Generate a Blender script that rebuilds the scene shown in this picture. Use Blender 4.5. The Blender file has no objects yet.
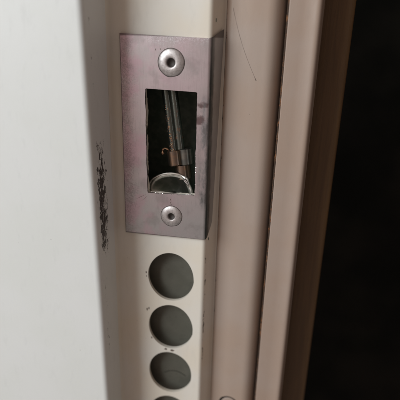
import bpy, bmesh, math, random
from mathutils import Vector, Matrix, noise
random.seed(7)
S = 0.001                      # everything below is written in millimetres
sc = bpy.context.scene
C = sc.collection

# ------------------------------------------------------------------ camera
cd = bpy.data.cameras.new('camera'); cam = bpy.data.objects.new('camera', cd); C.objects.link(cam)
r = Vector((0.97976, 0.19845, 0.02618)); u = Vector((-0.09116, 0.32592, 0.94099)); f = Vector((-0.17821, 0.92433, -0.33742))
m = Matrix((r, u, -f)).transposed().to_4x4(); m.translation = Vector((82.903, -215.42, -1.338)) * S
cam.matrix_world = m
cd.sensor_width = 36; cd.lens = 447.98 / 400 * 36
cd.clip_start = 0.01; cd.clip_end = 20
cd.dof.use_dof = True; cd.dof.focus_distance = 0.228; cd.dof.aperture_fstop = 7.5
sc.camera = cam

# ------------------------------------------------------------------ world: the dim room around the camera
w = bpy.data.worlds.new('World'); sc.world = w; w.use_nodes = True
nt = w.node_tree; nt.nodes.clear()
tc = nt.nodes.new('ShaderNodeTexCoord'); sep = nt.nodes.new('ShaderNodeSeparateXYZ'); nt.links.new(tc.outputs['Generated'], sep.inputs[0])
def wramp(sock, a, b, stops):
    mr = nt.nodes.new('ShaderNodeMapRange'); mr.inputs[1].default_value = a; mr.inputs[2].default_value = b; nt.links.new(sock, mr.inputs[0])
    cr = nt.nodes.new('ShaderNodeValToRGB'); nt.links.new(mr.outputs[0], cr.inputs[0])
    e = cr.color_ramp.elements
    while len(e) > 1: e.remove(e[0])
    e[0].position = stops[0][0]; e[0].color = (*stops[0][1], 1)
    for p_, c_ in stops[1:]:
        k = e.new(p_); k.color = (*c_, 1)
    return cr.outputs[0]
vert = wramp(sep.outputs[2], -1, 1, [(0.0, (.44, .43, .41)), (.28, (.52, .46, .42)), (.5, (.60, .45, .39)), (1, (.50, .39, .32))])
side = wramp(sep.outputs[0], -1, 1, [(0.0, (1.6, 1.6, 1.6)), (.40, (1.05, 1.05, 1.05)), (.62, (.62, .62, .62)), (.80, (.50, .50, .49)), (1, (.36, .36, .35))])
mx = nt.nodes.new('ShaderNodeMix'); mx.data_type = 'RGBA'; mx.blend_type = 'MULTIPLY'; mx.inputs[0].default_value = 1
nt.links.new(vert, mx.inputs[6]); nt.links.new(side, mx.inputs[7])
bg = nt.nodes.new('ShaderNodeBackground'); nt.links.new(mx.outputs[2], bg.inputs[0]); bg.inputs[1].default_value = 0.62
wo = nt.nodes.new('ShaderNodeOutputWorld'); nt.links.new(bg.outputs[0], wo.inputs[0])

# ------------------------------------------------------------------ key light: a window to the left of the door
ld = bpy.data.lights.new('window_light', 'AREA'); lo = bpy.data.objects.new('window_light', ld); C.objects.link(lo)
ld.shape = 'RECTANGLE'; ld.size = 0.95; ld.size_y = 0.9; ld.energy = 20.5; ld.color = (.89, .975, 1.0)
lp = Vector((-0.90, -0.98, 0.55)); lo.location = lp
lo.rotation_euler = (Vector((0.01, 0, -0.1)) - lp).to_track_quat('-Z', 'Y').to_euler()

vs = sc.view_settings; vs.view_transform = 'Standard'; vs.look = 'None'; vs.exposure = 0; vs.gamma = 1
try: vs.use_curve_mapping = False
except Exception: pass
sc.render.engine = 'CYCLES'

# ------------------------------------------------------------------ node helpers
class NB:
    def __init__(s, name):
        s.m = bpy.data.materials.new(name); s.m.use_nodes = True; s.t = s.m.node_tree
        s.b = s.t.nodes['Principled BSDF']
        s.tc = s.t.nodes.new('ShaderNodeTexCoord')
        mp = s.t.nodes.new('ShaderNodeVectorMath'); mp.operation = 'SCALE'; mp.inputs[3].default_value = 1000.0
        s.t.links.new(s.tc.outputs['Object'], mp.inputs[0]); s.mm = mp.outputs[0]
        sp = s.t.nodes.new('ShaderNodeSeparateXYZ'); s.t.links.new(s.mm, sp.inputs[0])
        s.x, s.y, s.z = sp.outputs
    def put(s, sock, v):
        if hasattr(v, 'is_linked') or hasattr(v, 'links'): s.t.links.new(v, sock)
        else:
            if isinstance(v, tuple) and len(v) == 3 and len(getattr(sock, 'default_value', [0]*3)) == 4: v = (*v, 1)
            sock.default_value = v
    def math(s, op, a, b=0.0, c=0.0, clamp=False):
        n = s.t.nodes.new('ShaderNodeMath'); n.operation = op; n.use_clamp = clamp
        s.put(n.inputs[0], a); s.put(n.inputs[1], b); s.put(n.inputs[2], c); return n.outputs[0]
    def noise(s, scale, detail=4, rough=.55, stretch=(1, 1, 1), off=(0, 0, 0), dist=0.0):
        mp = s.t.nodes.new('ShaderNodeMapping'); s.t.links.new(s.mm, mp.inputs[0])
        mp.inputs['Scale'].default_value = stretch; mp.inputs['Location'].default_value = off
        n = s.t.nodes.new('ShaderNodeTexNoise'); s.t.links.new(mp.outputs[0], n.inputs['Vector'])
        n.inputs['Scale'].default_value = scale; n.inputs['Detail'].default_value = detail
        n.inputs['Roughness'].default_value = rough; n.inputs['Distortion'].default_value = dist
        return n.outputs['Fac']
    def step(s, v, a, b, lo=0.0, hi=1.0):
        n = s.t.nodes.new('ShaderNodeMapRange'); n.interpolation_type = 'SMOOTHSTEP'
        s.put(n.inputs[0], v); n.inputs[1].default_value = a; n.inputs[2].default_value = b
        n.inputs[3].default_value = lo; n.inputs[4].default_value = hi; return n.outputs[0]
    def band(s, v, c, h):       # 1 at c, 0 at c +- h
        d = s.math('ABSOLUTE', s.math('SUBTRACT', v, c)); return s.step(d, 0.0, h, 1.0, 0.0)
    def box(s, v, a, b, soft):
        return s.math('MULTIPLY', s.step(v, a - soft, a + soft), s.step(v, b - soft, b + soft, 1.0, 0.0))
    def mix(s, fac, a, b):
        n = s.t.nodes.new('ShaderNodeMix'); n.data_type = 'RGBA'
        s.put(n.inputs[0], fac); s.put(n.inputs[6], a); s.put(n.inputs[7], b); return n.outputs[2]
    def mul(s, *a):
        o = a[0]
        for k in a[1:]: o = s.math('MULTIPLY', o, k)
        return o
    def maxi(s, *a):
        o = a[0]
        for k in a[1:]: o = s.math('MAXIMUM', o, k)
        return o
    def bump(s, h, dist_mm, strength=1.0):
        n = s.t.nodes.new('ShaderNodeBump'); n.inputs['Strength'].default_value = strength
        n.inputs['Distance'].default_value = dist_mm * S; s.put(n.inputs['Height'], h)
        s.t.links.new(n.outputs[0], s.b.inputs['Normal']); return n
    def done(s, col, rough, metal=0.0, spec=.5):
        s.put(s.b.inputs['Base Color'], col); s.put(s.b.inputs['Roughness'], rough); s.put(s.b.inputs['Metallic'], metal)
        s.b.inputs['Specular IOR Level'].default_value = spec
        return s.m

def paint(name, col, chips=(), tint=None, rough=.42, relief=.02):
    """aged enamel; chips = (coordinate, centre, half width, z0, z1, threshold)"""
    n = NB(name)
    big = n.noise(.035, 3, .5, off=(3, 5, 7)); mid = n.noise(.25, 4, .6, (1, 1, .35))
    c = n.mix(n.step(big, .35, .7), col, tuple(k * q for k, q in zip(col, tint or (.93, .92, .90))))
    c = n.mix(n.mul(n.step(mid, .52, .75), .22), c, tuple(k * .8 for k in col))
    sp = n.step(n.noise(.55, 2, .5, off=(9, 1, 4)), .80, .82)           # a few fly specks
    c = n.mix(n.mul(sp, .7), c, (.07, .05, .035))
    mask = None
    for (ax, cen, hw, z0, z1, th) in chips:
        v = {'x': n.x, 'y': n.y, 'z': n.z}[ax]
        b = n.mul(n.band(v, cen, hw), n.box(n.z, z0, z1, 6.0))
        nz = n.noise(.55, 5, .72, (1.3, 1.3, .55), off=(cen, z0, th))
        k = n.step(n.math('ADD', nz, n.math('MULTIPLY', b, .30)), th, th + .025)
        k = n.mul(k, n.step(b, .02, .1))
        mask = k if mask is None else n.maxi(mask, k)
    h = n.math('MULTIPLY', n.noise(1.6, 3, .5), 1.0)
    if mask is not None:
        cc = n.mix(n.step(n.noise(2.2, 3, .7), .45, .62), (.035, .030, .027), (.10, .08, .07))
        cc = n.mix(n.step(n.noise(3.1, 2, .7, off=(4, 4, 4)), .66, .70), cc, (.55, .52, .48))
        c = n.mix(mask, c, cc)
        h = n.math('SUBTRACT', h, n.math('MULTIPLY', mask, 6.0))
    n.bump(h, relief, 1.0)
    return n.done(c, n.step(mid, .3, .7, rough - .05, rough + .1))

# ------------------------------------------------------------------ mesh helpers
def link(name, me, mat, parent=None, smooth=True, auto=35):
    o = bpy.data.objects.new(name, me); C.objects.link(o)
    if mat: me.materials.clear(); me.materials.append(mat)
    if smooth:
        me.polygons.foreach_set('use_smooth', [True] * len(me.polygons))
        try: me.set_sharp_from_angle(angle=math.radians(auto))
        except Exception: pass
    if parent: o.parent = parent
    return o
def from_bm(bm, name):
    bmesh.ops.recalc_face_normals(bm, faces=bm.faces)
    me = bpy.data.meshes.new(name); bm.to_mesh(me); bm.free(); return me
def tag(o, label=None, cat=None, group=None, kind=None):
    for k, v in (('label', label), ('category', cat), ('group', group), ('kind', kind)):
        if v: o[k] = v
    return o
def empty(name, loc=(0, 0, 0)):
    o = bpy.data.objects.new(name, None); C.objects.link(o); o.empty_display_size = .01
    return o
def fillet(pts, rad, n=6):
    """pts in 2D, rad per point (0 = sharp)"""
    out = []
    for i, p in enumerate(pts):
        p = Vector(p)
        if rad[i] <= 0 or i in (0, len(pts) - 1): out.append(p); continue
        a = (Vector(pts[i-1]) - p); b = (Vector(pts[i+1]) - p)
        la, lb = a.length, b.length; a.normalize(); b.normalize()
        ang = a.angle(b); t = min(rad[i] / math.tan(ang / 2), la * .49, lb * .49)
        p0, p1 = p + a * t, p + b * t
        for k in range(n + 1):
            s = k / n; out.append(p0 * (1-s)**2 + p * 2*s*(1-s) + p1 * s**2)
    return out
def sheet(line, th):
    """close a 2D polyline into a sheet of thickness th laid on its far (left-hand) side"""
    back = []
    for i, p in enumerate(line):
        a = line[max(i-1, 0)]; b = line[min(i+1, len(line)-1)]
        d = (b - a).normalized(); back.append(p + Vector((-d.y, d.x)) * th)
    return list(line) + back[::-1]
def extrude(poly, z0, z1, nz=1, wob=0.0, zfun=None):
    bm = bmesh.new(); rings = []
    for k in range(nz + 1):
        z = z0 + (z1 - z0) * k / nz; ring = []
        for p in poly:
            dz = 0
            if zfun: dz = zfun(p.x, k == 0, k == nz)
            w_ = wob * noise.noise(Vector((p.x * .03, z * .012, 3.1))) if wob else 0
            ring.append(bm.verts.new(Vector((p.x, p.y + w_, z + dz)) * S))
        rings.append(ring)
    n = len(poly)
    for k in range(nz):
        for i in range(n):
            bm.faces.new((rings[k][i], rings[k][(i+1) % n], rings[k+1][(i+1) % n], rings[k+1][i]))
    bm.faces.new(rings[0][::-1]); bm.faces.new(rings[-1])
    return bm
def prism_y(pts, y0, y1):
    """pts in (x, z), extruded along y"""
    bm = bmesh.new()
    a = [bm.verts.new(Vector((x, y0, z)) * S) for x, z in pts]; b = [bm.verts.new(Vector((x, y1, z)) * S) for x, z in pts]
    n = len(pts)
    for i in range(n): bm.faces.new((a[i], a[(i+1) % n], b[(i+1) % n], b[i]))
    bm.faces.new(a[::-1]); bm.faces.new(b)
    return bm
def carve(me, cutters, bevel=0.0, seg=3):
    """boolean the cutters out of a mesh, round the edges, return a plain mesh"""
    me.polygons.foreach_set('use_smooth', [True] * len(me.polygons))
    o = bpy.data.objects.new('tmp', me); C.objects.link(o); tmp = []
    for c in cutters:
        co = bpy.data.objects.new('tmpcut', c); C.objects.link(co); tmp.append(co)
        md = o.modifiers.new('b', 'BOOLEAN'); md.operation = 'DIFFERENCE'; md.solver = 'EXACT'; md.object = co
    if bevel:
        md = o.modifiers.new('v', 'BEVEL'); md.width = bevel * S; md.segments = seg; md.limit_method = 'ANGLE'; md.angle_limit = math.radians(38); md.harden_normals = True
    bpy.context.view_layer.update()
    dg = bpy.context.evaluated_depsgraph_get()
    out = bpy.data.meshes.new_from_object(o.evaluated_get(dg))
    for t in tmp + [o]: bpy.data.objects.remove(t)
    return out
def lathe(prof, n=48, jit=0.0):
    """prof: (radius, y) with y pointing away from the viewer; axis along y"""
    bm = bmesh.new(); rings = []
    for r_, y in prof:
        if r_ < 1e-6: rings.append([bm.verts.new(Vector((0, y, 0)) * S)]); continue
        ring = []
        for k in range(n):
            a = 2*math.pi*k/n; q = r_ * (1 + jit * noise.noise(Vector((math.cos(a)*2, math.sin(a)*2, y))))
            ring.append(bm.verts.new(Vector((q*math.cos(a), y, q*math.sin(a))) * S))
        rings.append(ring)
    for a, b in zip(rings, rings[1:]):
        for k in range(n):
            k2 = (k+1) % n
            if len(a) == 1: bm.faces.new((a[0], b[k], b[k2]))
            elif len(b) == 1: bm.faces.new((a[k], a[k2], b[0]))
            else: bm.faces.new((a[k], a[k2], b[k2], b[k]))
    return bm
def tube(bm, pts, rads, n=20, caps=True):
    rings = []
    for i, p in enumerate(pts):
        p = Vector(p); a = Vector(pts[max(i-1, 0)]); b = Vector(pts[min(i+1, len(pts)-1)])
        d = (b - a).normalized(); s = d.cross(Vector((0, 1, 0)))
        if s.length < 1e-4: s = d.cross(Vector((1, 0, 0)))
        s.normalize(); t = d.cross(s)
        rings.append([bm.verts.new((p + (s*math.cos(2*math.pi*k/n) + t*math.sin(2*math.pi*k/n)) * rads[i]) * S) for k in range(n)])
    for a, b in zip(rings, rings[1:]):
        for k in range(n): bm.faces.new((a[k], a[(k+1) % n], b[(k+1) % n], b[k]))
    if caps: bm.faces.new(rings[0][::-1]); bm.faces.new(rings[-1])

ZB, ZT = -420, 260
CREAM = (.60, .52, .45)
m_face = paint('white_enamel', (.785, .787, .775), chips=[('y', -17.4, 5.6, -106, -60, .685), ('y', -14.5, 8.5, -112, -48, .80), ('y', -17.0, 5.6, -60, -46, .79), ('y', -18.5, 4.5, -175, -118, .87), ('y', -19, 3.0, -60, 15, .90)], tint=(.975, .98, .965), relief=.012)
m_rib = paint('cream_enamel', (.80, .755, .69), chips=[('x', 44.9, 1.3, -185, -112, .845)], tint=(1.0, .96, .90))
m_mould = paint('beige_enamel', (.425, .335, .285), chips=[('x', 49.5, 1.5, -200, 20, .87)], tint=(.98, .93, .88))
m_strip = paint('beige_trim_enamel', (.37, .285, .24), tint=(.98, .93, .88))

# ------------------------------------------------------------------ door frame
frame = tag(empty('door_frame'), 'cream painted metal door frame with worn corner and row of round holes below the strike plate', 'door frame')
line = fillet([(-330, -24), (-5.9, -24), (-4.6, -5.0)], [0, 3.4, 0], 10)
bm = extrude(sheet(line, 1.4), ZB, ZT, 60, .5)
for v in bm.verts:
    k_ = min(1, max(0, (-5 - v.co.y/S)/12)); v.co.x += -.011*(v.co.z + .09)*k_
link('face_panel', from_bm(bm, 'face_panel'), m_face, frame, auto=50)

# lock rib: pressed sheet with window and round holes
line = fillet([(-4.6, -5.0), (-4.1, 1.5), (44.3, 1.5), (48.7, 12.0), (49.4, 12.6)], [0, 5.5, 2.8, 3.5, 0], 12)
rib = from_bm(extrude(sheet(line, 1.9), ZB, ZT, 1), 'keep_rib')
cut = []
def ring_pts(cx, cz, rx, rz, n=72, seed=0, notch=None):
    out = []
    for k in range(n):
        a = 2*math.pi*k/n
        q = 1 + .018*noise.noise(Vector((math.cos(a)*1.4, math.sin(a)*1.4, seed*3.7)))
        if notch:
            d = (a - notch + math.pi) % (2*math.pi) - math.pi; q += .014*math.exp(-(d/.10)**2)
        out.append((cx + rx*q*math.cos(a), cz + rz*q*math.sin(a)))
    return out
holes = [(25.5, -128.6), (25.45, -161.9), (25.3, -194.9), (25.2, -228.3), (25.2, -260.5), (25.2, -293.5)]
for i, (hx, hz) in enumerate(holes):
    cut.append(from_bm(prism_y(ring_pts(hx, hz, 13.35, 15.1, 72, i, -.12 - .1*i), -4, 8), 'c'))
def window_pts(grow, jag, seed):
    base = [(12.4, -24.6), (38.5, -25.3), (38.5, -77.9), (12.9, -78.7)]
    cx = sum(p[0] for p in base)/4; cz = sum(p[1] for p in base)/4
    base = [(p[0] + math.copysign(grow, p[0]-cx), p[1] + math.copysign(grow, p[1]-cz)) for p in base]
    pts = []
    for i in range(4):
        a, b = Vector(base[i]), Vector(base[(i+1) % 4]); L = (b-a).length; n = int(L/1.0)
        d = (b-a).normalized(); nn = Vector((-d.y, d.x)); p0 = a + d*.4; p1 = b - d*.4
        for k in range(n+1):
            s = k/n; p = p0.lerp(p1, s)
            amp = jag * (1.0 if i in (1, 2, 3) else .25)
            p = p + nn * amp * (noise.noise(Vector((p.x*.13, p.y*.13, seed))) + .45*noise.noise(Vector((p.x*.75, p.y*.75, seed))))
            pts.append((p.x, p.y))
    return pts
cut.append(from_bm(prism_y(window_pts(-.1, .8, 5.3), -4, 8), 'c'))
link('keep_rib', carve(rib, cut, .55, 4), m_rib, frame, smooth=False)

# moulding to the right of the valley
line = fillet([(49.5, 12.4), (51.5, 10.6), (60, 9.4), (73.4, 9.0), (77.3, 17.5), (77.3, 32)], [0, 12, 90, 7.5, 3, 0], 12)
mould = from_bm(extrude(sheet(line, 1.4), ZB, ZT, 1), 'moulding')
CAPX, CAPZ = 61.6, -219.3
cc = from_bm(prism_y([(CAPX + 6.1*math.cos(k*math.pi/24), CAPZ + 6.1*math.sin(k*math.pi/24)) for k in range(48)], 4, 15), 'c')
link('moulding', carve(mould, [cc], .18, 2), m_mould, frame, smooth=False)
o = link('cap', from_bm(lathe([(0, .15), (3.5, .2), (4.7, .35), (5.05, .8), (5.1, 5.0)]), 'cap'), m_mould, frame); o.location = (CAPX*S, .0092, CAPZ*S)
n = NB('dark_gap'); md_gap = n.done((.02, .014, .010), .8)
o = link('cap_gap_shade', from_bm(lathe([(5.0, 2.0), (5.05, .45), (6.3, .55), (6.3, 2.0), (5.0, 2.0)]), 'cap_gap_shade'), md_gap, frame); o.location = (CAPX*S, .0092, CAPZ*S)  # dark ring fills the gap round the cap, standing in for its shade

# the scratch on the moulding
n = NB('scratch_dirt'); m_scr = n.done((.15, .11, .09), .7)
bm = bmesh.new(); L = []
for k in range(41):
    s = k/40; x = 52.6 + 13.0*s - 2.0*math.sin(s*math.pi)*.6; z = 13.0 - 32.5*s
    y = 9.35 if x > 58 else 9.35 + (58-x)*.19
    wd = .06 + .05*noise.noise(Vector((s*9, 0, 0))) + (.16 if s > .97 else 0)
    L.append((bm.verts.new(Vector((x-wd, y-.42, z))*S), bm.verts.new(Vector((x+wd, y-.42, z))*S)))
# lay it on the moulding surface
from mathutils.bvhtree import BVHTree
mo = bpy.data.objects['moulding']; bt = BVHTree.FromPolygons([v.co for v in mo.data.vertices], [p.vertices for p in mo.data.polygons])
for a, b in L:
    for v in (a, b):
        h = bt.ray_cast(Vector((v.co.x, -.05, v.co.z)), Vector((0, 1, 0)))
        if h[0]: v.co.y = h[0].y - .00004
for a, b in zip(L, L[1:]): bm.faces.new((a[0], a[1], b[1], b[0]))
link('scratch', from_bm(bm, 'scratch'), m_scr, frame)

# inner channel: sheet behind the holes, deeper pocket behind the window
n = NB('inner_primer')
c = n.mix(n.step(n.noise(.12, 3, .5), .35, .7), (.125, .122, .100), (.15, .145, .12))
c = n.mix(n.mul(n.step(n.noise(.8, 4, .6), .62, .7), .4), c, (.05, .045, .04)); n.bump(n.noise(1.2, 3), .05)
m_in = n.done(c, .6, 0, .3)
bm = prism_y([(-1.5, -106), (47, -106), (47, ZB+2), (-1.5, ZB+2)], 10.5, 11.5)
link('inner_sheet', from_bm(bm, 'inner_sheet'), m_in, frame, smooth=False)
bm = bmesh.new(); tube(bm, [(19 + 14*k/16, 10.3, -203.5 + 2.6*math.sin(math.pi*k/16)) for k in range(17)], [.12]*17, 6)
link('wire_end', from_bm(bm, 'wire_end'), md_gap, frame)
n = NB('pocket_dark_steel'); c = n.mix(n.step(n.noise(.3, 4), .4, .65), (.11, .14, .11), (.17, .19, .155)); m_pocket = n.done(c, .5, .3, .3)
def boxbm(x0, x1, y0, y1, z0, z1):
    return prism_y([(x0, z0), (x1, z0), (x1, z1), (x0, z1)], y0, y1)
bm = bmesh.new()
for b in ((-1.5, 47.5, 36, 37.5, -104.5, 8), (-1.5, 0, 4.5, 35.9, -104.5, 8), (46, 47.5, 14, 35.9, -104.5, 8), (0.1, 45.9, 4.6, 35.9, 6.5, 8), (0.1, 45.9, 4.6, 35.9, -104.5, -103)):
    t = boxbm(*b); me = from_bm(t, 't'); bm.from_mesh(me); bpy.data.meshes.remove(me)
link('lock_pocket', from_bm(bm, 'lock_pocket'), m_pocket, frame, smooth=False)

# ------------------------------------------------------------------ outer trim strip, rusty joint
trim = tag(empty('trim_strip'), 'narrow beige metal trim strip beside the dark wooden edge, with a rusty joint on its left', 'trim strip')
line = fillet([(78.3, 34), (78.3, 10.3), (87, 10.0), (92.7, 8.2), (94.2, 15.0), (94.4, 34)], [0, .5, 80, 2.4, 1.5, 0], 8)
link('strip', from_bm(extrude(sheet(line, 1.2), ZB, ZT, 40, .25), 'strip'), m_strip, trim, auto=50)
n = NB('rust_joint'); c = n.mix(n.step(n.noise(.5, 5, .7, (1, 1, .5)), .5, .66), (.045, .025, .015), (.20, .085, .035)); n.bump(n.noise(1.5, 4), .2)
link('joint', from_bm(extrude([Vector(p) for p in ((77.35, 13.5), (78.2, 12.6), (78.2, 30), (77.35, 30))], ZB, ZT, 1), 'joint'), n.done(c, .85), trim, smooth=False)
m_rust = NB('rust_flake').done((.22, .085, .035), .9)
bm = bmesh.new()
for k in range(8):
    z = random.choice([random.uniform(-115, 5), random.uniform(-75, -25)]); q = random.uniform(.15, .42)
    mm_ = Matrix.Translation(Vector((78.0 + random.uniform(-.4, .4), 11.6 - random.uniform(0, .9), z))*S) @ Matrix.Rotation(random.random()*.4, 4, 'X') @ Matrix.Diagonal((q*.8*S, q*.6*S, q*random.uniform(1, 2.6)*S, 1))
    bmesh.ops.create_icosphere(bm, subdivisions=1, radius=1, matrix=mm_)
tag(link('rust_flakes', from_bm(bm, 'rust_flakes'), m_rust, trim), kind='stuff')

# ------------------------------------------------------------------ dark wooden edge and the dark room beyond
n = NB('dark_brown_wood')
g = n.noise(.5, 6, .65, (1, 1, .05), dist=.6)
c = n.mix(n.step(g, .3, .7), (.095, .048, .017), (.13, .068, .024)); n.bump(g, .15)
m_wood = n.done(c, .5)
poly = fillet([(94.8, 60), (94.8, 36), (110.2, 36), (112.2, 60), (94.8, 60)], [0, .5, 2.5, 0, 0], 6)[:-1]
link('wooden_board', from_bm(extrude(poly, ZB, ZT, 1), 'wooden_board'), m_wood)
tag(bpy.data.objects['wooden_board'], 'dark brown wooden upright between the beige trim strip and the black room', 'wooden board')
n = NB('dark_room'); c = n.mix(n.step(n.noise(.008, 3), .35, .7), (.005, .005, .004), (.011, .010, .008)); m_dark = n.done(c, .9, 0, .1)  # near-black colour: the darkness of the room is painted into its walls
tag(link('room_wall', from_bm(boxbm(-400, 2400, 700, 720, -1600, 1200), 'room_wall'), m_dark, smooth=False), 'unlit dark room seen past the wooden edge at the right', None, None, 'structure')
tag(link('side_wall', from_bm(boxbm(-420, -400, 0, 699, -1600, 1200), 'side_wall'), m_dark, smooth=False), 'unlit dark wall behind the door frame', None, None, 'structure')

# ------------------------------------------------------------------ strike plate
n = NB('brushed_steel')
pit = n.noise(1.7, 5, .75, off=(1, 2, 3)); fine = n.noise(3.2, 3, .6, (1, 1, .25)); br = n.noise(2.5, 3, .6, (1, 1, .04)); big = n.noise(.06, 4, .6, off=(4, 0, 1))
c = n.mix(n.step(big, .35, .65), (.66, .565, .59), (.58, .535, .545))
c = n.mix(n.mul(n.step(br, .45, .7), .20), c, (.33, .30, .30))
wx = n.math('ADD', n.x, n.math('MULTIPLY', n.noise(.09, 4, .65, off=(5, 5, 2)), -16.0)); wz = n.math('ADD', n.z, n.math('MULTIPLY', n.noise(.12, 4, .65, off=(1, 5, 9)), 9.0))
edge = n.maxi(n.step(wx, -8.0, 3.5, 1.0, 0.0), n.mul(n.step(wz, -1.5, 6.5), .8), n.mul(n.step(n.z, -98, -103), .5))
mott = n.mul(n.step(n.math('ADD', pit, n.math('MULTIPLY', edge, .12)), .56, .66), n.step(edge, 0, 1.0, .10, .34))
c = n.mix(n.mul(n.step(n.math('ADD', n.z, n.math('MULTIPLY', n.noise(.05, 3, .5, off=(8, 8, 8)), 40.0)), -50, -78), .8), c, (.55, .55, .555))  # grey below, pink at left: reflected tint put into the steel colour
c = n.mix(n.mul(n.step(n.noise(.07, 4, .6, off=(21, 2, 3)), .42, .62), n.step(n.x, 44, 8), .60), c, (.66, .44, .52))
c = n.mix(mott, c, (.24, .185, .19))
c = n.mix(n.mul(n.step(fine, .66, .74), .5), c, (.16, .11, .11))
c = n.mix(n.mul(n.step(n.x, 43.6, 45.4), .8), c, (.33, .335, .33))  # grey reflection on the flange, put into the colour
c = n.mix(n.mul(n.box(n.math('ADD', n.x, n.math('MULTIPLY', n.noise(.15, 4, .6), .9)), 44.9, 46.4, .35), n.step(n.z, 2, -24, .55, .95)), c, (.07, .078, .075))  # dark reflection stripe along the bend, painted in
c = n.mix(n.mul(n.maxi(n.step(n.x, .55, .12), n.step(n.z, -.75, -.1), n.step(n.z, -102.0, -102.6)), .75), c, (.10, .08, .07))
# dried dark red-brown stains near the right bend, and the greasy run below them
nz = n.noise(.35, 4, .6, off=(7, 7, 7))
for (sx, sz, rx, rz) in ((41.6, -31.2, 2.6, 1.5), (40.2, -38.5, 2.6, 2.2)):
    dx = n.math('DIVIDE', n.math('SUBTRACT', n.x, sx), rx); dz = n.math('DIVIDE', n.math('SUBTRACT', n.z, sz), rz)
    d = n.math('ADD', n.math('ADD', n.math('MULTIPLY', dx, dx), n.math('MULTIPLY', dz, dz)), n.math('MULTIPLY', n.math('SUBTRACT', nz, .5), 4.0))
    c = n.mix(n.step(d, .3, 1.6, .75, 0.0), c, (.12, .055, .055))
gr = n.mul(n.box(n.z, -84, -28, 3), n.step(n.x, 38.0, 42.0), n.step(n.x, 47.0, 45.0), n.step(n.noise(.22, 5, .65, (1, 1, .4), off=(2, 9, 2)), .36, .62))
c = n.mix(n.mul(gr, .85), c, (.14, .13, .125))
sm = n.mul(n.step(n.noise(.11, 4, .6, off=(12, 3, 8)), .5, .72), .30); c = n.mix(sm, c, (.27, .24, .24))
n.bump(n.math('ADD', n.math('MULTIPLY', fine, .4), n.math('SUBTRACT', 1.0, n.math('MULTIPLY', mott, 1.2))), .03, .8)
m_steel = n.done(c, n.step(n.math('ADD', mott, gr), 0, 1, .33, .5), .92)

plate = empty('strike_plate')
tag(plate, 'worn pinkish steel strike plate screwed to the cream frame, with a rectangular latch opening', 'strike plate')
line = fillet([(0.0, 0.0), (44.9, 0.0), (48.9, 9.9)], [0, 2.6, 0], 10)
def zf(x, bot, top):
    t = min(max(x, 0), 44)/44
    fl = max(0, x - 45)
    if bot: return -103.0 + .7*t + 2.2*fl
    if top: return .45 - .75*t - .4*math.exp(-((x-43)/1.4)**2) + 1.0*fl
    return 0
def plate_mesh():
    # densify the straight run so the worn outline can wander
    poly = sheet(line, 1.45)
    bm = bmesh.new(); n_ = len(poly); a = []; b = []
    for p in poly:
        j = .16*noise.noise(Vector((p.x*.25, 1.7, 0)))
        a.append(bm.verts.new(Vector((p.x, p.y, zf(p.x, True, False) + j))*S)); b.append(bm.verts.new(Vector((p.x, p.y, zf(p.x, False, True) + j))*S))
    for v in a:                       # the flange is cut narrower towards its foot
        if v.co.y > .0021: v.co.y = .0021 + (v.co.y - .0021)*.45; v.co.x = .0459 + (v.co.x - .0459)*.45; v.co.z += .0004
    for i in range(n_): bm.faces.new((a[i], a[(i+1) % n_], b[(i+1) % n_], b[i]))
    bm.faces.new(a[::-1]); bm.faces.new(b)
    return from_bm(bm, 'face_plate')
cuts = [from_bm(prism_y(window_pts(0, .4, 2.2), -3, 4), 'c')]
SC = [((25.6, -12.1), 6.45, 6.6), ((26.1, -90.6), 5.75, 5.7)]
for (sx, sz), rr, _ in SC: cuts.append(from_bm(prism_y(ring_pts(sx, sz, 3.0, 3.0, 32), -3, 4), 'c'))
link('face_plate', carve(plate_mesh(), cuts, .22, 2), m_steel, plate, smooth=False)

# cut edge burrs: slivers of bright metal along the rough opening
m_bright = NB('cut_and_glint_steel').done((.75, .72, .70), .25, 1.0)
bm = bmesh.new()
def burr(x, y, z, q, el=1.8):
    bmesh.ops.create_icosphere(bm, subdivisions=1, radius=1, matrix=Matrix.Translation(Vector((x, y, z))*S) @ Matrix.Rotation(random.random()*6, 4, 'Y') @ Matrix.Rotation(random.random()*6, 4, 'X') @ Matrix.Diagonal((q*S, q*.5*S, q*el*S, 1)))
for k in range(9): burr(38.6 + random.uniform(-.1, .35), random.uniform(-.1, .5), random.gauss(-65.5, 1.8), random.uniform(.15, .36))
for k in range(8): burr(38.5 + random.uniform(-.1, .2), random.uniform(-.1, .5), random.uniform(-77, -50), random.uniform(.08, .18))
for k in range(14): burr(random.uniform(14, 30), random.uniform(-.05, .6), -78.3 + random.uniform(-.3, .3), random.uniform(.08, .24))
for k in range(7): burr(12.5 + random.uniform(-.2, .2), random.uniform(-.05, .6), random.uniform(-72, -48), random.uniform(.08, .2))
tag(link('burrs', from_bm(bm, 'burrs'), m_bright, plate), kind='stuff')
# dark nick and short scratches in the steel under the opening
def nick(p, q, wd):
    bm = bmesh.new()
    a, b = Vector((p[0], -.02, p[1])), Vector((q[0], -.02, q[1])); d = (b-a).normalized(); s = Vector((-d.z, 0, d.x))*wd; mid_ = (a+b)/2
    vs_ = [bm.verts.new(v*S) for v in (a, mid_ + s, b, mid_ - s)]; bm.faces.new(vs_); link('nick', from_bm(bm, 'nick'), m_scr, plate, smooth=False)
for p, q, wd in (((25.2, -80.5), (25.9, -82.2), .22), ((25.9, -82.2), (25.4, -83.6), .2), ((25.4, -83.6), (26.3, -84.3), .16), ((12.4, -79.4), (6.0, -83.0), .10), ((13.5, -79.8), (9.0, -84.0), .07), ((17.8, -5.8), (18.0, -7.0), .2), ((20.1, -5.6), (20.3, -6.7), .2), ((22.2, -5.9), (22.3, -6.7), .18)):
    nick(p, q, wd)

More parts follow.
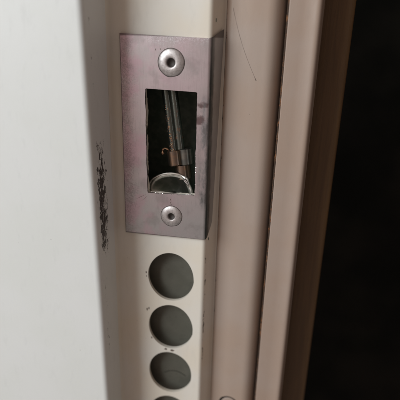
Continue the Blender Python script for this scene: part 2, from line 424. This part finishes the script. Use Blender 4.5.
n = NB('screw_steel'); c = n.mix(n.step(n.noise(.9, 4, .6), .4, .7), (.62, .57, .56), (.46, .415, .41)); n.bump(n.noise(2.0, 3), .03)
m_screw = n.done(c, .46, .85)
m_sock = NB('screw_recess_dark').done((.055, .045, .040), .6, .2)  # dark colour for the socket floor and the ring round the head
for i, ((sx, sz), rr, _) in enumerate(SC):
    k = rr/6.45; hk = .74
    prof = [(1.95, 1.4), (2.0, .1), (2.1, -.95), (2.25, -1.28), (2.5, -1.42), (3.1, -1.50), (3.9, -1.46), (4.7, -1.22), (5.5, -.86), (6.1, -.50), (6.42, -.20), (6.45, .05)]
    o = link('screw', from_bm(lathe([(a*k, b*k*(hk if b < 0 else 1)) for a, b in prof], 56, .012), 'screw'), m_screw, plate, auto=70)
    o.location = Vector((sx, 0, sz))*S
    s2 = link('socket', from_bm(lathe([(0, 1.2), (1.3, 1.0), (1.99*k, .55), (1.99*k, 1.7), (0, 1.7)], 24), 'socket'), m_sock, o)
    # dark ring painting in the shaded gap round the head
    g_ = link('gap_shade_ring', from_bm(lathe([(6.3*k, -.02), (6.7*k, -.018), (6.7*k, .03), (6.3*k, .03)], 56, .03), 'gap_shade_ring'), m_sock, o)

# ------------------------------------------------------------------ latch mechanism inside the opening
mech = tag(empty('latch_mechanism'), 'rusty steel rod with collar and curved tongue inside the strike plate opening', 'latch')
n = NB('greasy_rod_steel')
ru = n.mul(n.step(n.noise(.55, 5, .7, (1, 1, .6), off=(3, 3, 3)), .56, .66), n.step(n.z, -32, -40))
c = n.mix(ru, (.17, .185, .165), (.18, .08, .04)); n.bump(n.noise(.9, 4), .06)
m_rod = n.done(c, n.step(ru, 0, 1, .28, .8), n.step(ru, 0, 1, .95, .1))
top = Vector((17.4, 14, -14)); bot = Vector((24.2, 11.5, -57.5)); ax = (bot - top).normalized()
bm = bmesh.new(); tube(bm, [top, bot], [2.3, 2.3], 28); link('rod', from_bm(bm, 'rod'), m_rod, mech)
off = Vector((3.5, 1.2, .3)); bm = bmesh.new(); tube(bm, [top + off, bot + off], [2.3, 2.3], 28); link('rod', from_bm(bm, 'rod'), m_rod, mech)
n = NB('brown_steel'); c = n.mix(n.step(n.noise(.35, 4, .6), .4, .65), (.28, .22, .18), (.36, .24, .16)); m_col = n.done(c, .25, .95)
n = NB('dark_sleeve_steel'); c = n.mix(n.step(n.noise(.4, 4, .6), .4, .65), (.17, .18, .17), (.25, .245, .22)); m_sleeve = n.done(c, .26, .95)
bm = bmesh.new(); a = bot + ax*-.5; tube(bm, [a, a + ax*.5, a + ax*8.0, a + ax*8.5], [3.5, 3.9, 3.9, 3.5], 32); link('collar', from_bm(bm, 'collar'), m_col, mech)
a2 = a + Vector((5.6, 2.2, .8)); bm = bmesh.new(); tube(bm, [a2, a2 + ax*.4, a2 + ax*8.4, a2 + ax*8.9], [3.8, 4.2, 4.2, 3.8], 32); link('sleeve', from_bm(bm, 'sleeve'), m_sleeve, mech)
a3 = a + ax*8.6 + Vector((3.0, 2.6, 0)); bm = bmesh.new(); tube(bm, [a3, a3 + ax*7.5], [4.3, 4.3], 28); link('plunger', from_bm(bm, 'plunger'), m_col, mech)
# rust scale on the rod and the little split pin beside the collar
bm = bmesh.new()
for k in range(95):
    s = 1 - .55*random.random()**1.5; p = top.lerp(bot, s) + Vector((random.uniform(-.9, .7), -2.15 - random.uniform(0, .3), 0)); q = random.uniform(.09, .30)
    bmesh.ops.create_icosphere(bm, subdivisions=1, radius=1, matrix=Matrix.Translation(p*S) @ Matrix.Rotation(random.random()*6, 4, 'Y') @ Matrix.Diagonal((q*S, q*.5*S, q*1.4*S, 1)))
n = NB('rust_scale'); c = n.mix(n.step(n.noise(1.2, 2), .45, .6), (.13, .05, .022), (.62, .36, .20)); m_scale = n.done(c, .7)
tag(link('rust_scale', from_bm(bm, 'rust_scale'), m_scale, mech), kind='stuff')
bm = bmesh.new(); tube(bm, [(22, 10, -57.2), (20.6, 9.6, -56.3), (19.6, 9.5, -56.2), (18.9, 9.5, -56.7), (18.5, 9.5, -57.6), (18.5, 9.5, -58.7), (19.0, 9.5, -59.4)], [.3, .45, .35, .5, .35, .6, .7], 8); link('pin', from_bm(bm, 'pin'), m_scale, mech)
# curved tongue: a half-moon cup with a bright worn rim
n = NB('tongue_steel'); c = n.mix(n.step(n.noise(.3, 4), .4, .65), (.42, .45, .40), (.62, .62, .57)); m_ton = n.done(c, .30, 1.0)
ctl = [(12.6, -81.6), (11.2, -79.2), (11.4, -76.4), (13.4, -73.4), (17.4, -70.9), (22.6, -69.5), (27.8, -69.8), (31.4, -71.3), (33.6, -74.8), (35.2, -79.0), (36.2, -84)]
def crom(P, t):
    k = min(int(t), len(P)-2); q = t - k; a, b, c_, d = P[max(k-1, 0)], P[k], P[k+1], P[min(k+2, len(P)-1)]
    return [.5*(2*b[i] + (c_[i]-a[i])*q + (2*a[i]-5*b[i]+4*c_[i]-d[i])*q*q + (3*b[i]-a[i]-3*c_[i]+d[i])*q**3) for i in (0, 1)]
rim = []
for k in range(33):
    x, z = crom(ctl, 10*k/32); rim.append(Vector((x, 7.0 + 1.5*math.sin(math.pi*k/32), z)))
bm = bmesh.new(); rows = []
for j in range(7):
    s = j/6; row = []
    cen = Vector((24.4, 7.0, -83.0))
    for p in rim:
        q = p.lerp(cen, s*.96); q = q + Vector((0, 5.5*math.sin(s*math.pi/2), 0)); row.append(bm.verts.new(q*S))
    rows.append(row)
for a_, b_ in zip(rows, rows[1:]):
    for k in range(32): bm.faces.new((a_[k], a_[k+1], b_[k+1], b_[k]))
tg = link('tongue', from_bm(bm, 'tongue'), m_ton, mech, auto=80)
sd = tg.modifiers.new('s', 'SOLIDIFY'); sd.thickness = .8*S; sd.offset = 0
bm = bmesh.new(); tube(bm, rim, [.55 + .25*noise.noise(v*.5) + (.60 if 22 <= i_ < 25 else .30 if i_ > 24 else 0) for i_, v in enumerate(rim)], 10)
m_rim = NB('worn_rim_steel').done((.78, .75, .70), .32, .85)
link('rim', from_bm(bm, 'rim'), m_rim, tg)
bm = bmesh.new(); tube(bm, [(30.6, 6.9, -71.2), (31.6, 6.6, -72.0), (32.8, 6.6, -73.6), (33.9, 6.8, -76.0)], [.25, .95, .75, .2], 12); link('facet_highlight', from_bm(bm, 'facet_highlight'), m_bright, tg)  # bright piece added as the highlight on the tongue's right facet

# paint knocked off beside the round holes
def fleck(cx, cz, rx, rz, seed):
    bm = bmesh.new(); vs_ = []
    for k in range(14):
        a = 2*math.pi*k/14; q = 1 + .55*noise.noise(Vector((math.cos(a)*1.3, math.sin(a)*1.3, seed)))
        vs_.append(bm.verts.new(Vector((cx + rx*q*math.cos(a), 1.46, cz + rz*q*math.sin(a)))*S))
    bm.faces.new(vs_); link('paint_chip', from_bm(bm, 'paint_chip'), m_scr, frame, smooth=False)
for a_ in ((22.6, -178.0, .9, .7, 1), (26.6, -178.4, 1.3, .7, 2), (11.2, -151.6, .45, 1.0, 3), (12.3, -150.9, .35, .9, 4), (11.0, -127.2, .4, .7, 5), (11.2, -129.6, .3, .5, 8), (46.1, -118.5, .01, .01, 6), (13.8, -171.2, .4, .8, 7)):
    if a_[2] > .1: fleck(*a_)
